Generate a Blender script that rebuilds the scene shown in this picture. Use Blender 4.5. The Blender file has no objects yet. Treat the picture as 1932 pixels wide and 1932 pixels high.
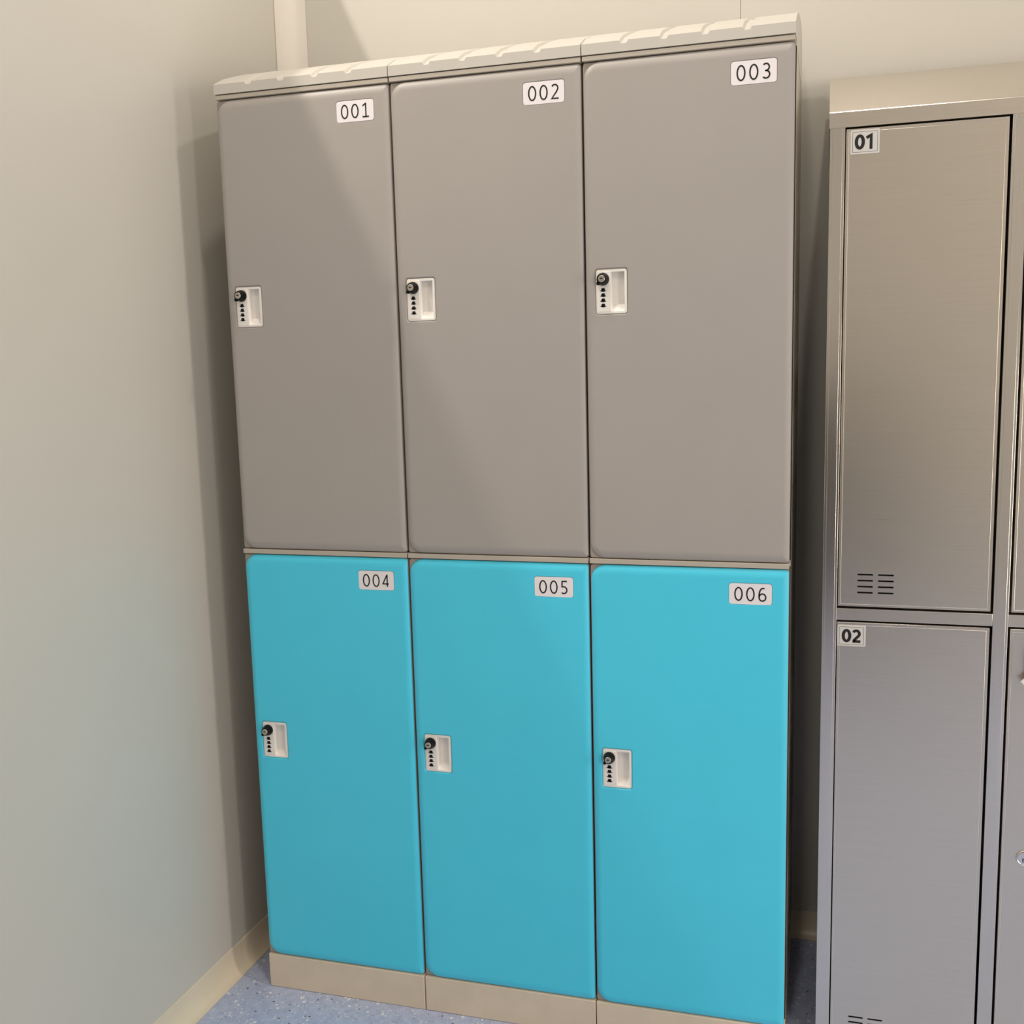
import bpy, bmesh, math
from mathutils import Matrix, Vector

# ---------------------------------------------------------------- camera, world, lights, exposure
SC = bpy.context.scene
COL = SC.collection
SC.view_settings.view_transform = 'Standard'
SC.view_settings.look = 'None'
SC.view_settings.gamma = 1.0
SC.view_settings.use_curve_mapping = False
SC.view_settings.exposure = -0.07

cam_d = bpy.data.cameras.new('camera')
cam = bpy.data.objects.new('camera', cam_d)
COL.objects.link(cam)
cam_d.sensor_width = 36.0
cam_d.sensor_fit = 'HORIZONTAL'
cam_d.lens = 2007.36 / 1932 * 36.0
cam_d.clip_start = 0.02
rows = ((0.95978, 0.27953, -0.02591), (-0.01569, 0.14544, 0.98924), (0.28029, -0.94904, 0.14393))
M = Matrix(((rows[0][0], rows[1][0], rows[2][0]), (rows[0][1], rows[1][1], rows[2][1]), (rows[0][2], rows[1][2], rows[2][2])))
cam.matrix_world = Matrix.Translation((1.2121, -2.0231, 1.4265)) @ M.to_quaternion().to_matrix().to_4x4()
SC.camera = cam

world = bpy.data.worlds.new('world')
SC.world = world
world.use_nodes = True
world.node_tree.nodes['Background'].inputs[0].default_value = (1.0, 0.93, 0.85, 1)
world.node_tree.nodes['Background'].inputs[1].default_value = 0.05

WARM = (1.0, 0.905, 0.80)
def lamp(name, loc, size, power, color=WARM, sy=None, target=None):
    d = bpy.data.lights.new(name, 'AREA')
    d.energy = power
    d.color = color
    d.shape = 'RECTANGLE' if sy else 'DISK'
    d.size = size
    if sy: d.size_y = sy
    o = bpy.data.objects.new(name, d)
    COL.objects.link(o)
    o.location = loc
    if target is not None:
        o.rotation_euler = (Vector(target) - Vector(loc)).to_track_quat('-Z', 'Y').to_euler()
    return o
# light beyond the partition on the left (cut off by the partition's top edge)
lamp('lamp_beyond_partition', (-0.454, -0.80, 3.37), 0.6, 23, sy=0.03, target=(0.35, -0.8, 1.6))
# ceiling downlights of this room, plus an unseen rear panel added as fill
lamp('lamp_ceiling_near', (0.49, -0.42, 3.38), 0.07, 11)
lamp('lamp_ceiling_side', (1.35, -0.27, 3.38), 0.07, 9)
lamp('lamp_ceiling_front', (1.02, -2.0, 3.38), 0.16, 15)
lamp('fill_lamp_rear', (2.8, -3.0, 3.37), 1.2, 17, sy=1.2)
# unseen fill lamps added at the right wall, which has no opening
lamp('fill_lamp_side', (4.15, -0.95, 1.25), 0.40, 28, sy=2.2, target=(0.0, -0.95, 1.2))
lamp('fill_lamp_far', (4.15, -3.0, 1.25), 0.40, 42, sy=2.2, target=(0.0, -0.5, 1.2))

# ---------------------------------------------------------------- materials
def s2l(c):
    return tuple(((v / 255) / 12.92 if v / 255 <= 0.04045 else ((v / 255 + 0.055) / 1.055) ** 2.4) for v in c) + (1,)

def mat(name, col, rough=0.5, metal=0.0, noise=0.0, nscale=40, bump=0.0, bscale=300, spec=0.5, coat=0.0):
    m = bpy.data.materials.new(name)
    m.use_nodes = True
    nt = m.node_tree
    b = nt.nodes['Principled BSDF']
    b.inputs['Base Color'].default_value = col
    b.inputs['Roughness'].default_value = rough
    b.inputs['Metallic'].default_value = metal
    b.inputs['Specular IOR Level'].default_value = spec
    if coat:
        b.inputs['Coat Weight'].default_value = coat
    tc = nt.nodes.new('ShaderNodeTexCoord')
    if noise:
        n = nt.nodes.new('ShaderNodeTexNoise'); n.inputs['Scale'].default_value = nscale; n.inputs['Detail'].default_value = 4
        nt.links.new(tc.outputs['Object'], n.inputs['Vector'])
        r = nt.nodes.new('ShaderNodeValToRGB')
        r.color_ramp.elements[0].position = 0.3; r.color_ramp.elements[1].position = 0.7
        r.color_ramp.elements[0].color = tuple(max(0, v * (1 - noise)) for v in col[:3]) + (1,)
        r.color_ramp.elements[1].color = tuple(min(1, v * (1 + noise)) for v in col[:3]) + (1,)
        nt.links.new(n.outputs['Fac'], r.inputs['Fac'])
        nt.links.new(r.outputs['Color'], b.inputs['Base Color'])
    if bump:
        n2 = nt.nodes.new('ShaderNodeTexNoise'); n2.inputs['Scale'].default_value = bscale; n2.inputs['Detail'].default_value = 3
        nt.links.new(tc.outputs['Object'], n2.inputs['Vector'])
        bp = nt.nodes.new('ShaderNodeBump'); bp.inputs['Strength'].default_value = bump; bp.inputs['Distance'].default_value = 0.001
        nt.links.new(n2.outputs['Fac'], bp.inputs['Height'])
        nt.links.new(bp.outputs['Normal'], b.inputs['Normal'])
    return m

M_WALL = mat('cream_wall_panel', (0.605, 0.585, 0.53, 1), 0.38, noise=0.015, nscale=3)
M_CEIL = mat('white_ceiling', (0.62, 0.60, 0.56, 1), 0.7, noise=0.01)
M_COVE = mat('beige_cove_vinyl', (0.76, 0.675, 0.53, 1), 0.35, noise=0.03, nscale=12)
M_GREY = mat('grey_plastic_door', (0.415, 0.388, 0.365, 1), 0.42, noise=0.012, nscale=7, bump=0.06, bscale=900)
M_TEAL = mat('turquoise_plastic_door', (0.080, 0.69, 0.93, 1), 0.40, noise=0.015, nscale=7, bump=0.06, bscale=900)
M_BEIGE = mat('beige_plastic_body', (0.50, 0.455, 0.385, 1), 0.45, noise=0.02, nscale=10, bump=0.05, bscale=700)
M_PLINTH = mat('tan_plastic_plinth', (0.74, 0.63, 0.49, 1), 0.45, noise=0.05, nscale=14, bump=0.05, bscale=700)
M_LID = mat('pale_plastic_lid', (0.60, 0.575, 0.52, 1), 0.42, noise=0.015, nscale=10, bump=0.05, bscale=700)
M_LINER = mat('greige_plastic_liner', (0.36, 0.315, 0.275, 1), 0.5, noise=0.03, nscale=20)
M_WHITE = mat('white_plastic_lock', (0.92, 0.885, 0.84, 1), 0.35, noise=0.01)
M_PLATE = mat('white_number_plate', (0.90, 0.865, 0.885, 1), 0.4, noise=0.01)
M_INK = mat('black_ink', (0.008, 0.007, 0.007, 1), 0.5, noise=0.1)
M_BLACK = mat('black_plastic', (0.004, 0.004, 0.004, 1), 0.35, noise=0.1, spec=0.2)
M_KEY = mat('satin_metal_key_barrel', (0.55, 0.50, 0.44, 1), 0.35, metal=0.9, noise=0.03)
M_CHROME = mat('chrome_lock', (0.75, 0.73, 0.74, 1), 0.18, metal=1.0, noise=0.02)
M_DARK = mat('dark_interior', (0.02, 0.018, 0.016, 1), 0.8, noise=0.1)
M_PAPER = mat('white_paper_tag', (0.80, 0.77, 0.72, 1), 0.6, noise=0.02)
M_CORD = mat('brown_cord', (0.10, 0.045, 0.025, 1), 0.8, noise=0.2, nscale=200)
M_STICK = mat('white_sticker', (0.66, 0.65, 0.62, 1), 0.35, noise=0.01)

def steel(name, col, rough, scale):
    m = bpy.data.materials.new(name); m.use_nodes = True
    nt = m.node_tree; b = nt.nodes['Principled BSDF']
    b.inputs['Metallic'].default_value = 1.0
    tc = nt.nodes.new('ShaderNodeTexCoord'); mp = nt.nodes.new('ShaderNodeMapping')
    mp.inputs['Scale'].default_value = scale
    n = nt.nodes.new('ShaderNodeTexNoise'); n.inputs['Scale'].default_value = 1.0; n.inputs['Detail'].default_value = 6
    nt.links.new(tc.outputs['Object'], mp.inputs['Vector']); nt.links.new(mp.outputs['Vector'], n.inputs['Vector'])
    r = nt.nodes.new('ShaderNodeValToRGB')
    r.color_ramp.elements[0].position = 0.3; r.color_ramp.elements[1].position = 0.7
    r.color_ramp.elements[0].color = tuple(v * 0.97 for v in col[:3]) + (1,)
    r.color_ramp.elements[1].color = tuple(v * 1.03 for v in col[:3]) + (1,)
    nt.links.new(n.outputs['Fac'], r.inputs['Fac']); nt.links.new(r.outputs['Color'], b.inputs['Base Color'])
    mr = nt.nodes.new('ShaderNodeMapRange'); mr.inputs['To Min'].default_value = rough - 0.02; mr.inputs['To Max'].default_value = rough + 0.03
    nt.links.new(n.outputs['Fac'], mr.inputs['Value']); nt.links.new(mr.outputs['Result'], b.inputs['Roughness'])
    bp = nt.nodes.new('ShaderNodeBump'); bp.inputs['Strength'].default_value = 0.05; bp.inputs['Distance'].default_value = 0.0004
    nt.links.new(n.outputs['Fac'], bp.inputs['Height']); nt.links.new(bp.outputs['Normal'], b.inputs['Normal'])
    return m
M_STEEL_H = steel('brushed_steel_sheet', (0.72, 0.665, 0.59, 1), 0.28, (6, 6, 700))
M_STEEL_V = steel('brushed_steel_post', (0.72, 0.675, 0.62, 1), 0.20, (900, 900, 5))

def floor_mat():
    m = bpy.data.materials.new('speckled_blue_vinyl'); m.use_nodes = True
    nt = m.node_tree; b = nt.nodes['Principled BSDF']
    b.inputs['Roughness'].default_value = 0.32
    tc = nt.nodes.new('ShaderNodeTexCoord')
    base = nt.nodes.new('ShaderNodeTexNoise'); base.inputs['Scale'].default_value = 55; base.inputs['Detail'].default_value = 6
    nt.links.new(tc.outputs['Object'], base.inputs['Vector'])
    r = nt.nodes.new('ShaderNodeValToRGB')
    r.color_ramp.elements[0].position = 0.35; r.color_ramp.elements[1].position = 0.68
    r.color_ramp.elements[0].color = (0.40, 0.47, 0.68, 1); r.color_ramp.elements[1].color = (0.50, 0.57, 0.77, 1)
    nt.links.new(base.outputs['Fac'], r.inputs['Fac'])
    prev = r.outputs['Color']
    for sc, th, colr, off in ((85, 0.15, (0.80, 0.84, 0.90, 1), 0.0), (95, 0.10, (0.10, 0.12, 0.18, 1), 3.7), (190, 0.19, (0.72, 0.76, 0.86, 1), 7.1), (230, 0.13, (0.18, 0.22, 0.31, 1), 9.3)):
        mp = nt.nodes.new('ShaderNodeMapping'); mp.inputs['Location'].default_value = (off, off * 1.3, off)
        v = nt.nodes.new('ShaderNodeTexVoronoi'); v.inputs['Scale'].default_value = sc
        nt.links.new(tc.outputs['Object'], mp.inputs['Vector']); nt.links.new(mp.outputs['Vector'], v.inputs['Vector'])
        # keep only some of the cells so the chips are scattered
        sep = nt.nodes.new('ShaderNodeSeparateColor'); nt.links.new(v.outputs['Color'], sep.inputs['Color'])
        keep = nt.nodes.new('ShaderNodeMath'); keep.operation = 'LESS_THAN'; keep.inputs[1].default_value = 0.30
        nt.links.new(sep.outputs['Red'], keep.inputs[0])
        siz = nt.nodes.new('ShaderNodeMath'); siz.operation = 'MULTIPLY'; siz.inputs[1].default_value = th * 2.6
        nt.links.new(sep.outputs['Green'], siz.inputs[0])
        lt = nt.nodes.new('ShaderNodeMath'); lt.operation = 'LESS_THAN'
        nt.links.new(v.outputs['Distance'], lt.inputs[0]); nt.links.new(siz.outputs[0], lt.inputs[1])
        mu = nt.nodes.new('ShaderNodeMath'); mu.operation = 'MULTIPLY'
        nt.links.new(keep.outputs[0], mu.inputs[0]); nt.links.new(lt.outputs[0], mu.inputs[1])
        mx = nt.nodes.new('ShaderNodeMix'); mx.data_type = 'RGBA'
        nt.links.new(mu.outputs[0], mx.inputs['Factor']); nt.links.new(prev, mx.inputs['A']); mx.inputs['B'].default_value = colr
        prev = mx.outputs['Result']
    nt.links.new(prev, b.inputs['Base Color'])
    return m
M_FLOOR = floor_mat()

# ---------------------------------------------------------------- mesh helpers
def finish(name, bm, m, parent=None, loc=None, smooth=None):
    me = bpy.data.meshes.new(name)
    bmesh.ops.recalc_face_normals(bm, faces=bm.faces)
    bm.to_mesh(me); bm.free()
    me.materials.append(m)
    o = bpy.data.objects.new(name, me)
    COL.objects.link(o)
    if parent: o.parent = parent
    if loc: o.location = loc
    if smooth is not None:
        for p in me.polygons: p.use_smooth = True
        try: me.set_sharp_from_angle(angle=math.radians(smooth))
        except Exception: pass
        for p in me.polygons:
            if abs(p.normal.y) > 0.99995: p.use_smooth = False
    return o

def box(bm, x0, x1, y0, y1, z0, z1, bev=0.0, seg=2):
    vs = [bm.verts.new((x, y, z)) for x in (x0, x1) for y in (y0, y1) for z in (z0, z1)]
    fs = [(0, 1, 3, 2), (4, 6, 7, 5), (0, 4, 5, 1), (2, 3, 7, 6), (0, 2, 6, 4), (1, 5, 7, 3)]
    fs = [bm.faces.new([vs[i] for i in f]) for f in fs]
    if bev:
        es = list({e for f in fs for e in f.edges})
        bmesh.ops.bevel(bm, geom=es, offset=bev, segments=seg, profile=0.5, affect='EDGES')

def rrect(x0, x1, z0, z1, rad, n=5):
    """outline points (x, z), counter-clockwise seen from -y; rad = (bl, br, tr, tl)"""
    if not isinstance(rad, (tuple, list)): rad = (rad,) * 4
    P = []
    cs = ((x0, z0, 1, 1, math.pi), (x1, z0, -1, 1, 1.5 * math.pi), (x1, z1, -1, -1, 0), (x0, z1, 1, -1, 0.5 * math.pi))
    for (cx, cz, sx, sz, a0), r in zip(cs, rad):
        r = max(r, 0.0002)
        for i in range(n + 1):
            a = a0 + (math.pi / 2) * i / n
            P.append((cx + sx * r + r * math.cos(a), cz + sz * r + r * math.sin(a)))
    return P

def ring(bm, pts, y):
    return [bm.verts.new((p[0], y, p[1])) for p in pts]

def bridge(bm, a, b):
    n = len(a)
    return [bm.faces.new((a[i], a[(i + 1) % n], b[(i + 1) % n], b[i])) for i in range(n)]

def cap(bm, loops):
    """fill a flat face bounded by the first loop with the others as holes"""
    es = []
    for L in loops:
        for i in range(len(L)):
            e = bm.edges.get((L[i], L[(i + 1) % len(L)]))
            if e is None: e = bm.edges.new((L[i], L[(i + 1) % len(L)]))
            es.append(e)
    return bmesh.ops.triangle_fill(bm, edges=es, use_beauty=True, use_dissolve=False)

def lathe(bm, prof, origin, n=24, axis='y', cap_first=True, cap_last=True):
    """prof: (radius, offset along axis)"""
    R = []
    for r, t in prof:
        L = []
        for i in range(n):
            a = 2 * math.pi * i / n
            c, s = r * math.cos(a), r * math.sin(a)
            p = {'y': (c, t, s), 'x': (t, c, s), 'z': (c, s, t)}[axis]
            L.append(bm.verts.new((origin[0] + p[0], origin[1] + p[1], origin[2] + p[2])))
        R.append(L)
    for a, b in zip(R, R[1:]): bridge(bm, a, b)
    if cap_first: bm.faces.new(R[0])
    if cap_last: bm.faces.new(R[-1])

def prism(bm, pts, y0, y1):
    a = ring(bm, pts, y0); b = ring(bm, pts, y1)
    bridge(bm, a, b); bm.faces.new(a); bm.faces.new(b)

def struct(name, bm, m, **k):
    o = finish(name, bm, m, **k); o['kind'] = 'structure'; return o

# ---------------------------------------------------------------- the room
YB = 0.52        # back wall
H = 3.4          # ceiling
bm = bmesh.new(); box(bm, -1.8, 4.2, -4.2, 0.7, -0.05, 0.0); struct('floor', bm, M_FLOOR)
bm = bmesh.new(); box(bm, -1.8, 4.2, -4.2, 0.7, H, H + 0.05); struct('ceiling', bm, M_CEIL)
# back wall: coated panels with a fine vertical joint
bm = bmesh.new()
box(bm, -1.8, 1.0190, YB, YB + 0.06, 0, H, 0.0006, 1)
box(bm, 1.0198, 4.2, YB, YB + 0.06, 0, H, 0.0006, 1)
box(bm, 1.00, 1.04, YB + 0.003, YB + 0.05, 0, H)
struct('wall_back', bm, M_WALL)
# left partition, slightly out of square, lower than the ceiling
def xw(y): return -0.100 - 0.0270 * (0.45 - y)
bm = bmesh.new()
vs = []
for y in (-3.4, YB):
    for dx in (0, -0.06):
        for z in (0, 2.655):
            vs.append(bm.verts.new((xw(y) + dx, y, z)))
for f in ((0, 1, 5, 4), (2, 6, 7, 3), (0, 2, 3, 1), (4, 5, 7, 6), (1, 3, 7, 5), (0, 4, 6, 2)): bm.faces.new([vs[i] for i in f])
struct('wall_left', bm, M_WALL)
bm = bmesh.new(); box(bm, 4.2, 4.26, -4.2, 0.7, 0, H); struct('wall_right', bm, M_WALL)
bm = bmesh.new(); box(bm, -1.86, -1.8, -4.2, 0.7, 0, H); struct('wall_far_left', bm, M_WALL)
# front wall behind the camera with a doorway
bm = bmesh.new()
box(bm, -1.8, 1.16, -4.2, -4.14, 0, H); box(bm, 2.0, 4.2, -4.2, -4.14, 0, H); box(bm, 1.16, 2.0, -4.2, -4.14, 2.1, H)
struct('wall_front', bm, mat('dull_wall', (0.58, 0.555, 0.51, 1), 0.5, noise=0.02))
bm = bmesh.new()
box(bm, 1.17, 1.99, -4.19, -4.15, 0.005, 2.09, 0.002)
struct('door_1', bm, M_WALL)
bm = bmesh.new()
box(bm, 0.55, 1.62, -4.139, -4.08, 0.0, 1.22, 0.004)  # unseen dark panel added to darken the reflection in the steel doors
struct('added_dark_panel', bm, mat('dark_reflection_panel', (0.035, 0.03, 0.028, 1), 0.5, noise=0.05))
# vertical coved corner trim
bm = bmesh.new()
r = 0.050
x0, x1c = xw(YB - r), xw(YB) + 0.058
prof = []
for i in range(13):
    a = math.pi / 2 * i / 12
    # concave arc: from the left wall round to the back wall
    prof.append((x0 + 0.0012 + (x1c - x0) * (1 - math.cos(a)), YB - r * (1 - math.sin(a)) - 0.0012))
prof = [(x0 + 0.0004, YB - r)] + prof + [(x1c, YB - 0.0002), (xw(YB) + 0.0002, YB - 0.0002)]
a = [bm.verts.new((p[0], p[1], 0.07)) for p in prof]; b = [bm.verts.new((p[0], p[1], 2.64)) for p in prof]
bridge(bm, a, b); bm.faces.new(a); bm.faces.new(b)
struct('trim_1', bm, mat('cream_corner_trim', (0.80, 0.75, 0.68, 1), 0.35, noise=0.01), smooth=40)

def cove_prof(run, h):
    P = [(0.0, h), (0.0022, h - 0.0006)]
    for i in range(9):
        a = math.pi / 2 * i / 8
        P.append((0.0025 + (run - 0.0025) * (1 - math.cos(a)), 0.003 + (h - 0.008) * (1 - math.sin(a))))
    P += [(run, 0.0005), (0.0, 0.0005)]
    return P
def extrude_prof(bm, prof, pts, dirs):
    L = []
    for (px, py), (dx, dy) in zip(pts, dirs):
        L.append([bm.verts.new((px + q[0] * dx, py + q[0] * dy, q[1])) for q in prof])
    for a, b in zip(L, L[1:]): bridge(bm, a, b)
    bm.faces.new(L[0]); bm.faces.new(L[-1])
bm = bmesh.new()
pr = cove_prof(0.030, 0.062)
extrude_prof(bm, pr, [(xw(YB - 0.0), YB - 0.0), (xw(-3.4), -3.4)], [(1, 0), (1, 0)])
struct('baseboard_left', bm, M_COVE, smooth=35)
bm = bmesh.new()
extrude_prof(bm, cove_prof(0.030, 0.060), [(xw(YB) + 0.001, YB), (4.2, YB)], [(0, -1), (0, -1)])
struct('baseboard_back', bm, M_COVE, smooth=35)

# ---------------------------------------------------------------- digits as stroked shapes
def arc(cx, cz, rx, rz, a0, a1, n=14):
    return [(cx + rx * math.cos(math.radians(a0 + (a1 - a0) * i / n)), cz + rz * math.sin(math.radians(a0 + (a1 - a0) * i / n))) for i in range(n + 1)]
# each glyph lives in a box 0.58 wide, 1.0 high
LIGHT = {
    '0': [arc(0.29, 0.5, 0.245, 0.455, 90, 449, 32) + ['closed']],
    '1': [[(0.09, 0.80), (0.31, 0.955), (0.33, 0.955), (0.33, 0.045)], [(0.06, 0.045), (0.56, 0.045)]],
    '2': [arc(0.27, 0.72, 0.215, 0.235, 150, -15) + [(0.40, 0.50), (0.05, 0.045), (0.53, 0.045)]],
    '3': [arc(0.25, 0.735, 0.205, 0.22, 140, -90) + [(0.19, 0.515)], [(0.19, 0.515)] + arc(0.25, 0.28, 0.235, 0.235, 90, -140)],
    '4': [[(0.52, 0.27), (0.03, 0.27), (0.385, 0.955), (0.40, 0.955), (0.40, 0.045)]],
    '5': [[(0.47, 0.955), (0.115, 0.955), (0.095, 0.545)] + arc(0.225, 0.30, 0.235, 0.255, 110, -130)],
    '6': [arc(0.34, 0.46, 0.27, 0.495, 70, 180, 10) + arc(0.295, 0.30, 0.225, 0.255, 180, 540, 24)],
}
BOLD = {
    '0': [arc(0.32, 0.5, 0.225, 0.40, 90, 449, 32) + ['closed']],
    '1': [[(0.06, 0.74), (0.20, 0.82), (0.36, 0.90), (0.36, 0.0)]],
    '2': [arc(0.30, 0.66, 0.215, 0.235, 155, -35) + [(0.14, 0.16)], [(0.05, 0.095), (0.60, 0.095)], [(0.14, 0.15), (0.20, 0.095)]],
}
def stroke(bm, path, w, X, Z, S, y, wx=1.0):
    """flat ribbon along a path, a hair thick"""
    closed = path and path[-1] == 'closed'
    P = [(X + p[0] * S, Z + p[1] * S) for p in (path[:-1] if closed else path)]
    n = len(P); A = []; B = []
    for i in range(n):
        if closed:
            p, q = P[i - 1], P[(i + 1) % n]
        else:
            p, q = P[max(i - 1, 0)], P[min(i + 1, n - 1)]
        def nrm(u, v):
            dx, dz = v[0] - u[0], v[1] - u[1]; l = math.hypot(dx, dz) or 1e-9; return (-dz / l, dx / l)
        nx, nz = nrm(p, q); k = 1.0
        if (closed or 0 < i < n - 1):
            n1 = nrm(p, P[i]); n2 = nrm(P[i], q)
            mx, mz = n1[0] + n2[0], n1[1] + n2[1]; l = math.hypot(mx, mz)
            if l > 0.3:
                nx, nz = mx / l, mz / l; k = min(1.8, 1 / max(0.35, nx * n1[0] + nz * n1[1]))
        hw = w / 2 * k
        A.append((P[i][0] + nx * hw * wx, P[i][1] + nz * hw)); B.append((P[i][0] - nx * hw * wx, P[i][1] - nz * hw))
    va = [bm.verts.new((a[0], y, a[1])) for a in A]; vb = [bm.verts.new((a[0], y, a[1])) for a in B]
    va2 = [bm.verts.new((a[0], y + 0.0003, a[1])) for a in A]; vb2 = [bm.verts.new((a[0], y + 0.0003, a[1])) for a in B]
    m = n if closed else n - 1
    for i in range(m):
        j = (i + 1) % n
        bm.faces.new((va[i], va[j], vb[j], vb[i]))
        bm.faces.new((va2[i], vb2[i], vb2[j], va2[j]))
        bm.faces.new((va[i], va2[i], va2[j], va[j])); bm.faces.new((vb[i], vb[j], vb2[j], vb2[i]))
    if not closed:
        for i in (0, n - 1): bm.faces.new((va[i], vb[i], vb2[i], va2[i]))

# ---------------------------------------------------------------- plastic lockers
W = 0.385
D = 0.468
PLATE = (0.2725, 0.3525)
def door_shell(z0, z1, pz, lz):
    """coloured front of a door: rounded, pillowed rim, pockets for the number plate and the lock"""
    bm = bmesh.new()
    x0, x1 = 0.0032, W - 0.0019
    rads = (0.030, 0.0075, 0.0075, 0.030)
    loops = []
    b = 0.017; d = 0.0066
    steps = [(0.0, d), (0.0006, d * 0.72)]
    for i in range(1, 8):
        t = i / 7
        steps.append((0.0006 + (b - 0.0006) * t, d * 0.72 * (1 - t) ** 2.0))
    steps.append((b + 0.0012, 0.0))
    for s, y in steps:
        loops.append(ring(bm, rrect(x0 + s * 0.75, x1 - s * 0.75, z0 + s, z1 - s, [max(q - s, 0.0003 + 0.0002 * k) for k, q in enumerate(rads)]), y))
    for a, c in zip(loops, loops[1:]): bridge(bm, a, c)
    back = ring(bm, rrect(x0 + 0.004, x1 - 0.004, z0 + 0.004, z1 - 0.004, (0.026, 0.0035, 0.0035, 0.026)), d + 0.0002)
    bridge(bm, loops[0], back); 
    # pocket of the number plate
    P1 = rrect(PLATE[0] - 0.0012, PLATE[1] + 0.0012, pz[0] - 0.0012, pz[1] + 0.0012, 0.0062)
    P1b = rrect(PLATE[0] - 0.0002, PLATE[1] + 0.0002, pz[0] - 0.0002, pz[1] + 0.0002, 0.0055)
    L1 = rrect(lz[0] - 0.0028, lz[1] + 0.0028, lz[2] - 0.0028, lz[3] + 0.0028, 0.0070)
    L1b = rrect(lz[0] - 0.0002, lz[1] + 0.0002, lz[2] - 0.0002, lz[3] + 0.0002, 0.0048)
    h1 = ring(bm, P1, 0.0); h1b = ring(bm, P1b, 0.0016); h1c = ring(bm, P1b, 0.006)
    h2 = ring(bm, L1, 0.0); h2b = ring(bm, L1b, 0.0030); h2c = ring(bm, L1b, 0.0062)
    bridge(bm, h1, h1b); bridge(bm, h1b, h1c); bridge(bm, h2, h2b); bridge(bm, h2b, h2c)
    cap(bm, [loops[-1], h1, h2])
    return bm

def liner(z0, z1, lz, pz):
    bm = bmesh.new()
    o = [ring(bm, rrect(0.0017 + s, W - 0.0017 - s, z0 + s, z1 - s, (0.0045,) * 4), y) for s, y in ((0.0012, 0.0066), (0.0003, 0.0072), (0.0, 0.0085), (0.0, 0.030))]
    for a, c in zip(o, o[1:]): bridge(bm, a, c)
    h = ring(bm, rrect(lz[0] + 0.001, lz[1] - 0.001, lz[2] + 0.001, lz[3] - 0.001, 0.003), 0.0066)
    h2 = ring(bm, rrect(lz[0] + 0.001, lz[1] - 0.001, lz[2] + 0.001, lz[3] - 0.001, 0.003), 0.028)
    cap(bm, [o[0], h]); bridge(bm, h, h2); bm.faces.new(h2); bm.faces.new(o[-1])
    return bm

def lock_housing(lz):
    """white cup: rim, dial panel on the left, finger pocket on the right"""
    bm = bmesh.new()
    x0, x1, z0, z1 = lz
    o = [ring(bm, rrect(x0 + s, x1 - s, z0 + s, z1 - s, 0.0046 - s), y) for s, y in ((0.0, 0.006), (0.0, 0.0022), (0.0005, 0.0014), (0.0012, 0.0011))]
    for a, c in zip(o, o[1:]): bridge(bm, a, c)
    px0, px1, pz0, pz1 = x0 + 0.0285, x1 - 0.0046, z0 + 0.0042, z1 - 0.0048
    p = ring(bm, rrect(px0, px1, pz0, pz1, 0.0012), 0.0011)
    cap(bm, [o[-1], p])
    # pocket: steep top and sides, floor sloping out towards the bottom
    def yfun(x, z):
        t = (z - pz0) / (pz1 - pz0)
        return 0.0150 if t > 0.5 else 0.0150
    q = [bm.verts.new((px0 + 0.0012 + (v.co.x - px0) / (px1 - px0) * (px1 - px0 - 0.0024), 0.0150, pz0 + 0.0135 + (v.co.z - pz0) / (pz1 - pz0) * (pz1 - pz0 - 0.0145))) for v in p]
    bridge(bm, p, q); bm.faces.new(q)
    # raised dial panel
    box(bm, x0 + 0.0028, x0 + 0.0272, 0.0002, 0.0014, z0 + 0.004, z1 - 0.0042, 0.0006, 2)
    return bm

CACHE = {}
def shared(key, builder, m, parent, name, smooth=30):
    if key in CACHE:
        src = CACHE[key]
        o = src.copy(); COL.objects.link(o); o.parent = parent
        return o
    o = finish(name, builder(), m, parent, smooth=smooth)
    CACHE[key] = o
    return o

def put_lid():
    bm = bmesh.new()
    prof = [(0.0, 1.9935), (0.0012, 1.9945), (0.011, 1.9995), (0.022, 2.0050), (0.042, 2.0145), (0.065, 2.0225), (0.10, 2.0345), (0.1414, 2.0475), (0.19, 2.0600), (0.25, 2.0725),
            (0.33, 2.0850), (0.39, 2.0890), (0.43, 2.0850), (0.455, 2.0720), (0.468, 2.0450)]
    xs = [0.0009]
    for g in (0.080, 0.1535, 0.2275, 0.301):
        xs += [g - 0.0085, g - 0.0045, g + 0.0045, g + 0.0085]
    xs += [W - 0.0009]
    edge = (0.0009, W - 0.0009)
    top = []
    for j, x in enumerate(xs):
        ingroove = j not in (0, len(xs) - 1) and (j - 1) % 4 in (1, 2)
        col = []
        for k, (y, z) in enumerate(prof):
            dz = 0.0
            if ingroove: dz = -0.0055 if k < 3 else -0.0048 * max(0.0, 1 - max(0, k - 5) / 7)
            if ingroove and k >= 13: dz = -0.001
            col.append(bm.verts.new((x, y + (0.0004 if ingroove and k == 0 else 0), z + dz)))
        top.append(col)
    for a, b in zip(top, top[1:]):
        for i in range(len(prof) - 1): bm.faces.new((a[i], b[i], b[i + 1], a[i + 1]))
    # front lip, back and sides down to the underside
    ZB = 1.9742
    bot_f = [bm.verts.new((x, 0.0, ZB)) for x in xs]; bot_b = [bm.verts.new((x, D, ZB)) for x in xs]
    for i in range(len(xs) - 1):
        bm.faces.new((bot_f[i], bot_f[i + 1], top[i + 1][0], top[i][0]))
        bm.faces.new((bot_b[i + 1], bot_b[i], top[i][-1], top[i + 1][-1]))
        bm.faces.new((bot_f[i], bot_b[i], bot_b[i + 1], bot_f[i + 1]))
    for i in (0, len(xs) - 1):
        bm.faces.new([bot_f[i]] + top[i] + [bot_b[i]])
    return bm

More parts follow.
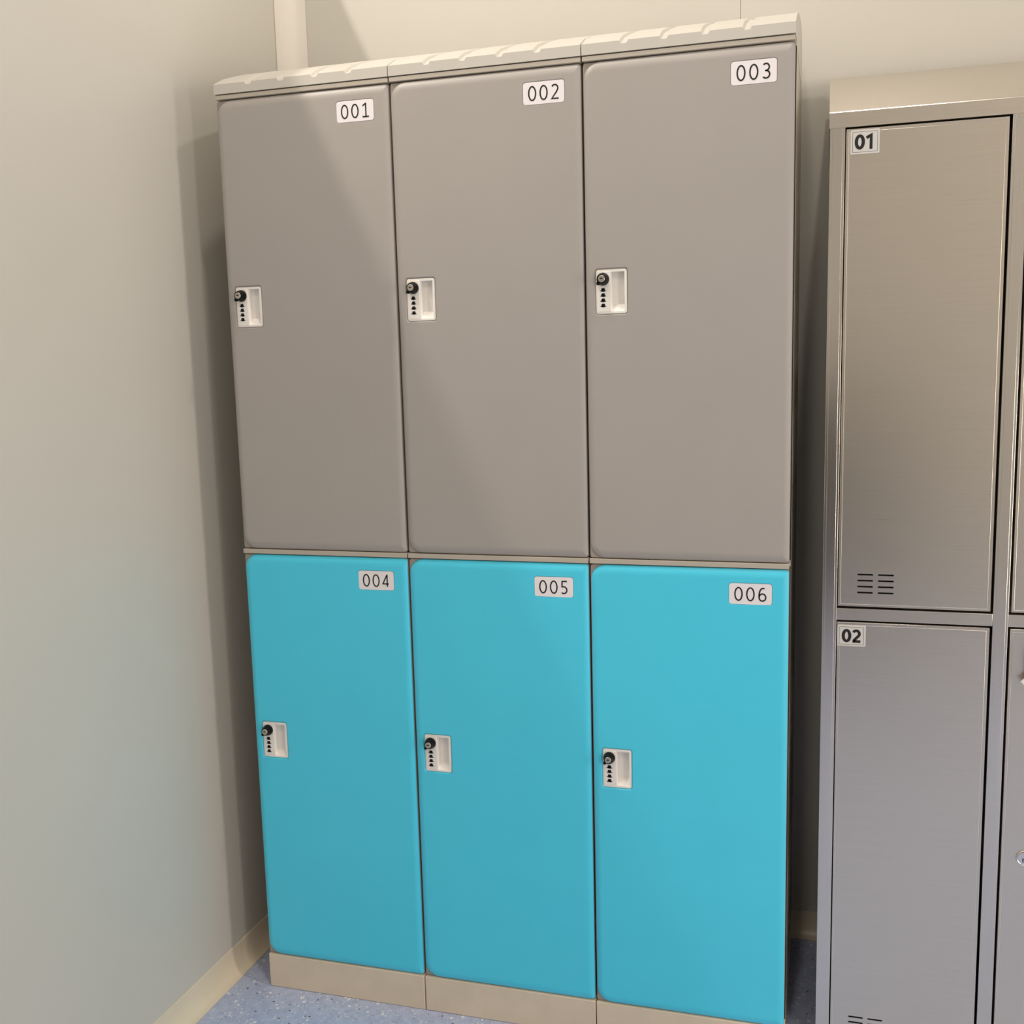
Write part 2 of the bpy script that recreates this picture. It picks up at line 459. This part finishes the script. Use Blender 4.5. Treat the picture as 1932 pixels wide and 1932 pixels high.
def body():
    bm = bmesh.new()
    t = 0.004
    s0, s1 = 0.0010, W - 0.0010
    yf = 0.0480
    for a, b in ((s0, s0 + t), (s1 - t, s1)):
        box(bm, a, b, yf, D, 0.0815, 1.9722, 0.001)
    box(bm, s0, s1, D - t, D, 0.0815, 1.9722)
    for z0, z1 in ((0.0815, 0.0835), (1.0192, 1.0288), (1.9638, 1.9722)):
        box(bm, s0 + 0.0005, s1 - 0.0005, 0.0012 if z0 > 0.5 else yf, D - t, z0, z1, 0.0008)
    # pressed ribs on the side walls
    for zc in (0.30, 0.66, 1.24, 1.46, 1.70):
        for yc in (0.10, 0.20, 0.30, 0.40):
            box(bm, s1 - 0.0005, s1 + 0.0004, yc - 0.003, yc + 0.003, zc - 0.07, zc + 0.07)
    return bm

def plinth():
    bm = bmesh.new()
    box(bm, 0.0010, W - 0.0010, 0.0015, 0.440, 0.0, 0.0805, 0.0022, 3)
    return bm

def locker(i, numbers, label):
    t = bpy.data.objects.new('locker', None); COL.objects.link(t)
    t['label'] = label; t['category'] = 'locker'; t['group'] = 'plastic lockers with grey and turquoise doors'
    t.empty_display_size = 0.1
    shared('body', body, M_BEIGE, t, 'cabinet_body')
    shared('plinth', plinth, M_PLINTH, t, 'plinth')
    shared('lid', put_lid, M_LID, t, 'sloped_lid', smooth=22)
    defs = (('upper', 1.0302, 1.9618, (1.8957, 1.9363), (0.0222, 0.0815, 1.5032, 1.5862), M_GREY, 'smooth grey door with rounded corners', numbers[0]),
            ('lower', 0.0825, 1.0172, (0.9486, 0.9896), (0.0222, 0.0810, 0.5578, 0.6392), M_TEAL, 'smooth turquoise door with rounded corners', numbers[1]))
    for key, z0, z1, pz, lz, mm, lab, num in defs:
        dr = shared('door' + key, lambda: door_shell(z0, z1, pz, lz), mm, t, 'door', smooth=50)
        dr['label'] = lab
        shared('liner' + key, lambda: liner(z0, z1, lz, pz), M_LINER, dr, 'door_liner')
        def gap_shade(z0=z0, z1=z1):  # black frame added behind the door to paint the gaps as shaded
            bm = bmesh.new()
            for q in ((0.0003, 0.0060, z0 + 0.001, z1 - 0.001), (W - 0.0060, W - 0.0003, z0 + 0.001, z1 - 0.001)):
                box(bm, q[0], q[1], 0.031, 0.046, q[2], q[3])
            for q in ((z0 + 0.001, z0 + 0.006), (z1 - 0.006, z1 - 0.001)):
                box(bm, 0.0060, W - 0.0060, 0.031, 0.046, q[0], q[1])
            return bm
        shared('gap_shade' + key, gap_shade, M_INK, dr, 'door_seal')['label'] = 'black strips standing in for shade in the door gaps'
        def plate():
            bm = bmesh.new()
            o = [ring(bm, rrect(PLATE[0] + s, PLATE[1] - s, pz[0] + s, pz[1] - s, 0.0052 - s), y) for s, y in ((0.0, 0.0058), (0.0, 0.0008), (0.0004, 0.0004))]
            for a, c in zip(o, o[1:]): bridge(bm, a, c)
            bm.faces.new(o[-1]); bm.faces.new(o[0])
            return bm
        shared('plate' + key, plate, M_PLATE, dr, 'number_plate')
        bm = bmesh.new()
        S = 0.0272
        for k, ch in enumerate(num):
            for path in LIGHT[ch]:
                stroke(bm, path, 0.0026, PLATE[0] + 0.0100 + k * 0.0222, (pz[0] + pz[1]) / 2 - S / 2 - 0.0002, S, 0.0000)
        n = finish('door_number', bm, M_INK, dr); n['label'] = 'black number ' + num
        shared('housing' + key, lambda: lock_housing(lz), M_WHITE, dr, 'lock_housing', smooth=35)
        cx, cz = lz[0] + 0.0138, lz[3] - 0.0182
        def knob():
            bm = bmesh.new()
            lathe(bm, [(0.0120, 0.0003), (0.0120, -0.0030), (0.0112, -0.0060), (0.0098, -0.0095), (0.0091, -0.0135), (0.0083, -0.0142), (0.0070, -0.0140), (0.0068, -0.0120)], (cx, 0, cz), 32, cap_first=True, cap_last=True)
            # small lever ear, low on the left of the knob
            box(bm, cx - 0.0105, cx - 0.0052, -0.0125, -0.0040, cz - 0.0112, cz - 0.0050, 0.0012, 2)
            return bm
        shared('knob' + key, knob, M_BLACK, dr, 'lock_knob', smooth=35)
        def barrel():
            bm = bmesh.new()
            lathe(bm, [(0.0066, -0.0122), (0.0066, -0.0152), (0.0060, -0.0158), (0.0021, -0.0158), (0.0019, -0.0150)], (cx, 0, cz), 28)
            return bm
        shared('barrel' + key, barrel, M_KEY, dr, 'key_barrel', smooth=35)
        def slot():
            bm = bmesh.new()
            box(bm, cx - 0.0032, cx + 0.0026, -0.01605, -0.0154, cz - 0.0003, cz + 0.0016, 0.0003, 1)
            return bm
        shared('slot' + key, slot, M_INK, dr, 'keyhole')
        for k in range(4):
            def dial(k=k):
                bm = bmesh.new()
                dz = cz - 0.0190 - 0.0096 * k - 0.0022
                prism(bm, [(cx - 0.0058, dz - 0.0012), (cx + 0.0058, dz - 0.0012), (cx + 0.0052, dz - 0.0002), (cx + 0.0036, dz + 0.0008), (cx + 0.0032, dz + 0.0036),
                           (cx - 0.0032, dz + 0.0036), (cx - 0.0036, dz + 0.0008), (cx - 0.0052, dz - 0.0002)], -0.0003, 0.0003)
                lathe(bm, [(0.0040, -0.0028), (0.0044, -0.0024), (0.0044, 0.0024), (0.0040, 0.0028)], (cx, 0.0029, dz + 0.0012), 20, axis='x')
                return bm
            shared('dial%s%d' % (key, k), dial, M_BLACK, dr, 'number_dial')
    t.location = (i * W, 0, 0)
    return t

locker(0, ('001', '004'), 'plastic locker beside the left wall with grey door 001 above turquoise door 004')
locker(1, ('002', '005'), 'middle plastic locker with grey door 002 above turquoise door 005')
locker(2, ('003', '006'), 'plastic locker nearest the steel lockers with grey door 003 above turquoise door 006')

# ---------------------------------------------------------------- stainless steel locker
XS, YS, DS = 1.2140, 0.040, 0.440
st = bpy.data.objects.new('steel_locker', None); COL.objects.link(st)
st.location = (XS, YS, 0)
st['label'] = 'brushed stainless steel locker with sloped top and doors stickered 01 and 02'
st['category'] = 'locker'
PW = 0.0262     # post width
PITCH = 0.2995
def bx(name, m, parts, parent=st, bev=0.0008, smooth=30):
    bm = bmesh.new()
    for p in parts: box(bm, *p, bev, 2) if bev else box(bm, *p)
    return finish(name, bm, m, parent, smooth=smooth)
for k in range(4):
    x = k * PITCH
    bx('frame_post', M_STEEL_V, [(x, x + PW, 0.0, 0.022, 0.0, 1.817), (x + 0.0042, x + PW - 0.0042, -0.0003, 0.004, 0.0, 1.817)])
for k in range(3):
    x = k * PITCH + PW
    bx('middle_rail', M_STEEL_H, [(x + 0.0001, x + PITCH - PW - 0.0001, 0.0002, 0.020, 0.9165, 0.9395)])
    bx('bottom_rail', M_STEEL_H, [(x + 0.0001, x + PITCH - PW - 0.0001, 0.0002, 0.020, 0.030, 0.055)])
WT = 3 * PITCH + PW
bx('carcass', mat('dull_steel_side', (0.50, 0.46, 0.41, 1), 0.38, metal=1.0, noise=0.03), [(0.0004, 0.0016, 0.004, DS, 0.0, 1.83), (WT - 0.0016, WT - 0.0004, 0.004, DS, 0.0, 1.83), (0.0016, WT - 0.0016, DS - 0.0015, DS, 0.05, 1.83),
    (0.0016, WT - 0.0016, 0.022, DS - 0.002, 0.05, 0.053), (0.0016, WT - 0.0016, 0.022, DS - 0.002, 0.926, 0.930),
    (PITCH + 0.012, PITCH + 0.0135, 0.023, DS - 0.002, 0.053, 1.81), (2 * PITCH + 0.012, 2 * PITCH + 0.0135, 0.023, DS - 0.002, 0.053, 1.81)], bev=0)
# sloped hood with a folded front
bm = bmesh.new()
pr = [(-0.0012, 1.8155), (-0.0012, 1.8418), (-0.0002, 1.8436), (0.0015, 1.8446), (DS, 2.0010), (DS, 1.8155)]
a = [bm.verts.new((-0.0012, p[0], p[1])) for p in pr]; b = [bm.verts.new((WT + 0.0012, p[0], p[1])) for p in pr]
bridge(bm, a, b); bm.faces.new(a); bm.faces.new(b)
finish('sloped_hood', bm, M_STEEL_H, st, smooth=60)

def steel_door(x0, x1, z0, z1, vz):
    bm = bmesh.new()
    o = [ring(bm, rrect(x0 + s, x1 - s, z0 + s, z1 - s, max(0.0012 - s, 0.0003), 2), y) for s, y in ((0.0, 0.018), (0.0, 0.0006), (0.0007, -0.0002), (0.0044, -0.0002), (0.0048, 0.00005), (0.0056, 0.00005), (0.0060, -0.0002))]
    for a, c in zip(o, o[1:]): bridge(bm, a, c)
    holes = []
    for r_ in range(4):
        for c_ in (0.0345, 0.0712):
            zc = vz - 0.0115 * r_
            q = ring(bm, rrect(x0 + c_, x0 + c_ + 0.0282, zc - 0.0016, zc + 0.0016, 0.00155, 3), -0.0002)
            q2 = ring(bm, rrect(x0 + c_ + 0.0002, x0 + c_ + 0.028, zc - 0.0014, zc + 0.0014, 0.00135, 3), 0.0010)
            bridge(bm, q, q2); holes.append(q)
    cap(bm, [o[-1]] + holes)
    return bm
for c in range(3):
    x0 = c * PITCH + PW + (0.0018 if c == 0 else 0.0040); x1 = (c + 1) * PITCH - 0.0042
    for (z0, z1, vz) in ((0.9435, 1.8125, 1.0056), (0.0585, 0.9130, 0.1040)):
        d = finish('door', steel_door(x0, x1, z0, z1, vz), M_STEEL_H, st, smooth=50)
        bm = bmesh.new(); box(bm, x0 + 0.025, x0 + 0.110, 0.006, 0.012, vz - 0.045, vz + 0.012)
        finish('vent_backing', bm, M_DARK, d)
        if c == 0:
            num = '01' if z0 > 0.5 else '02'
            sx0, sx1 = (0.0352, 0.0845) if num == '01' else (0.0282, 0.0797)
            sz0, sz1 = (1.7677, 1.8096) if num == '01' else (0.8663, 0.9073)
            bm = bmesh.new()
            oo = [ring(bm, rrect(sx0 + s, sx1 - s, sz0 + s, sz1 - s, 0.002, 4), y) for s, y in ((0, -0.0003), (0, -0.0009), (0.0005, -0.0011))]
            for a, b2 in zip(oo, oo[1:]): bridge(bm, a, b2)
            bm.faces.new(oo[0]); bm.faces.new(oo[-1])
            finish('number_sticker', bm, M_STICK, d)
            bm = bmesh.new()
            b_ = 0.0034
            ou = ring(bm, rrect(sx0 + b_, sx1 - b_, sz0 + b_, sz1 - b_, 0.001, 3), -0.00118)
            inn = ring(bm, rrect(sx0 + b_ + 0.0005, sx1 - b_ - 0.0005, sz0 + b_ + 0.0005, sz1 - b_ - 0.0005, 0.0006, 3), -0.00118)
            bridge(bm, ou, inn)
            S = 0.0262; mid = (sx0 + sx1) / 2
            for k, ch in enumerate(num):
                for path in BOLD[ch]:
                    stroke(bm, path, 0.0050, mid - 0.0172 + k * 0.0180, (sz0 + sz1) / 2 - S * 0.5, S, -0.0014, wx=1.12 if ch == '0' else 1.0)
            n = finish('door_number', bm, M_INK, d); n['label'] = 'bold black number ' + num
        # round key lock near the hinge-free edge of the doors
        if c == 1:
            lx, lz = 1.5842 - XS, (0.4745 if z0 < 0.5 else 1.37)
            bm = bmesh.new()
            lathe(bm, [(0.0150, 0.0002), (0.0150, -0.0016), (0.0142, -0.0034), (0.0128, -0.0042), (0.0118, -0.0036), (0.0114, -0.0030), (0.0020, -0.0030)], (lx, 0, lz), 40)
            k_ = finish('key_lock', bm, M_CHROME, d, smooth=30)
            bx('keyhole', M_INK, [(lx - 0.0036, lx - 0.0016, -0.0034, -0.0026, lz - 0.0072, lz + 0.0004)], parent=d, bev=0)

# cord and paper tag hanging on the second column's lower door
tg = bpy.data.objects.new('key_tag', None); COL.objects.link(tg)
tg.location = (1.585, 0.028, 0.86)
tg['label'] = 'white paper tag on a brown cord hanging on the right-hand lower steel door'
tg['category'] = 'tag'
bm = bmesh.new()
for (x, s) in ((-0.012, 0.004), (-0.006, 0.006), (0.002, 0.007)):
    lathe(bm, [(0.0012, 0.028), (s * 0.5, 0.020), (s * 0.62, -0.004), (s * 0.45, -0.030), (0.0012, -0.046)], (x, 0.0015, 0), 10, axis='z')
finish('cord', bm, M_CORD, tg, smooth=60)
bm = bmesh.new()
P = [(-0.0235, -0.040), (-0.010, -0.054), (0.018, -0.052), (0.020, -0.022), (-0.010, -0.026)]
prism(bm, P, -0.0052, -0.0044)
finish('paper_tag', bm, M_PAPER, tg)
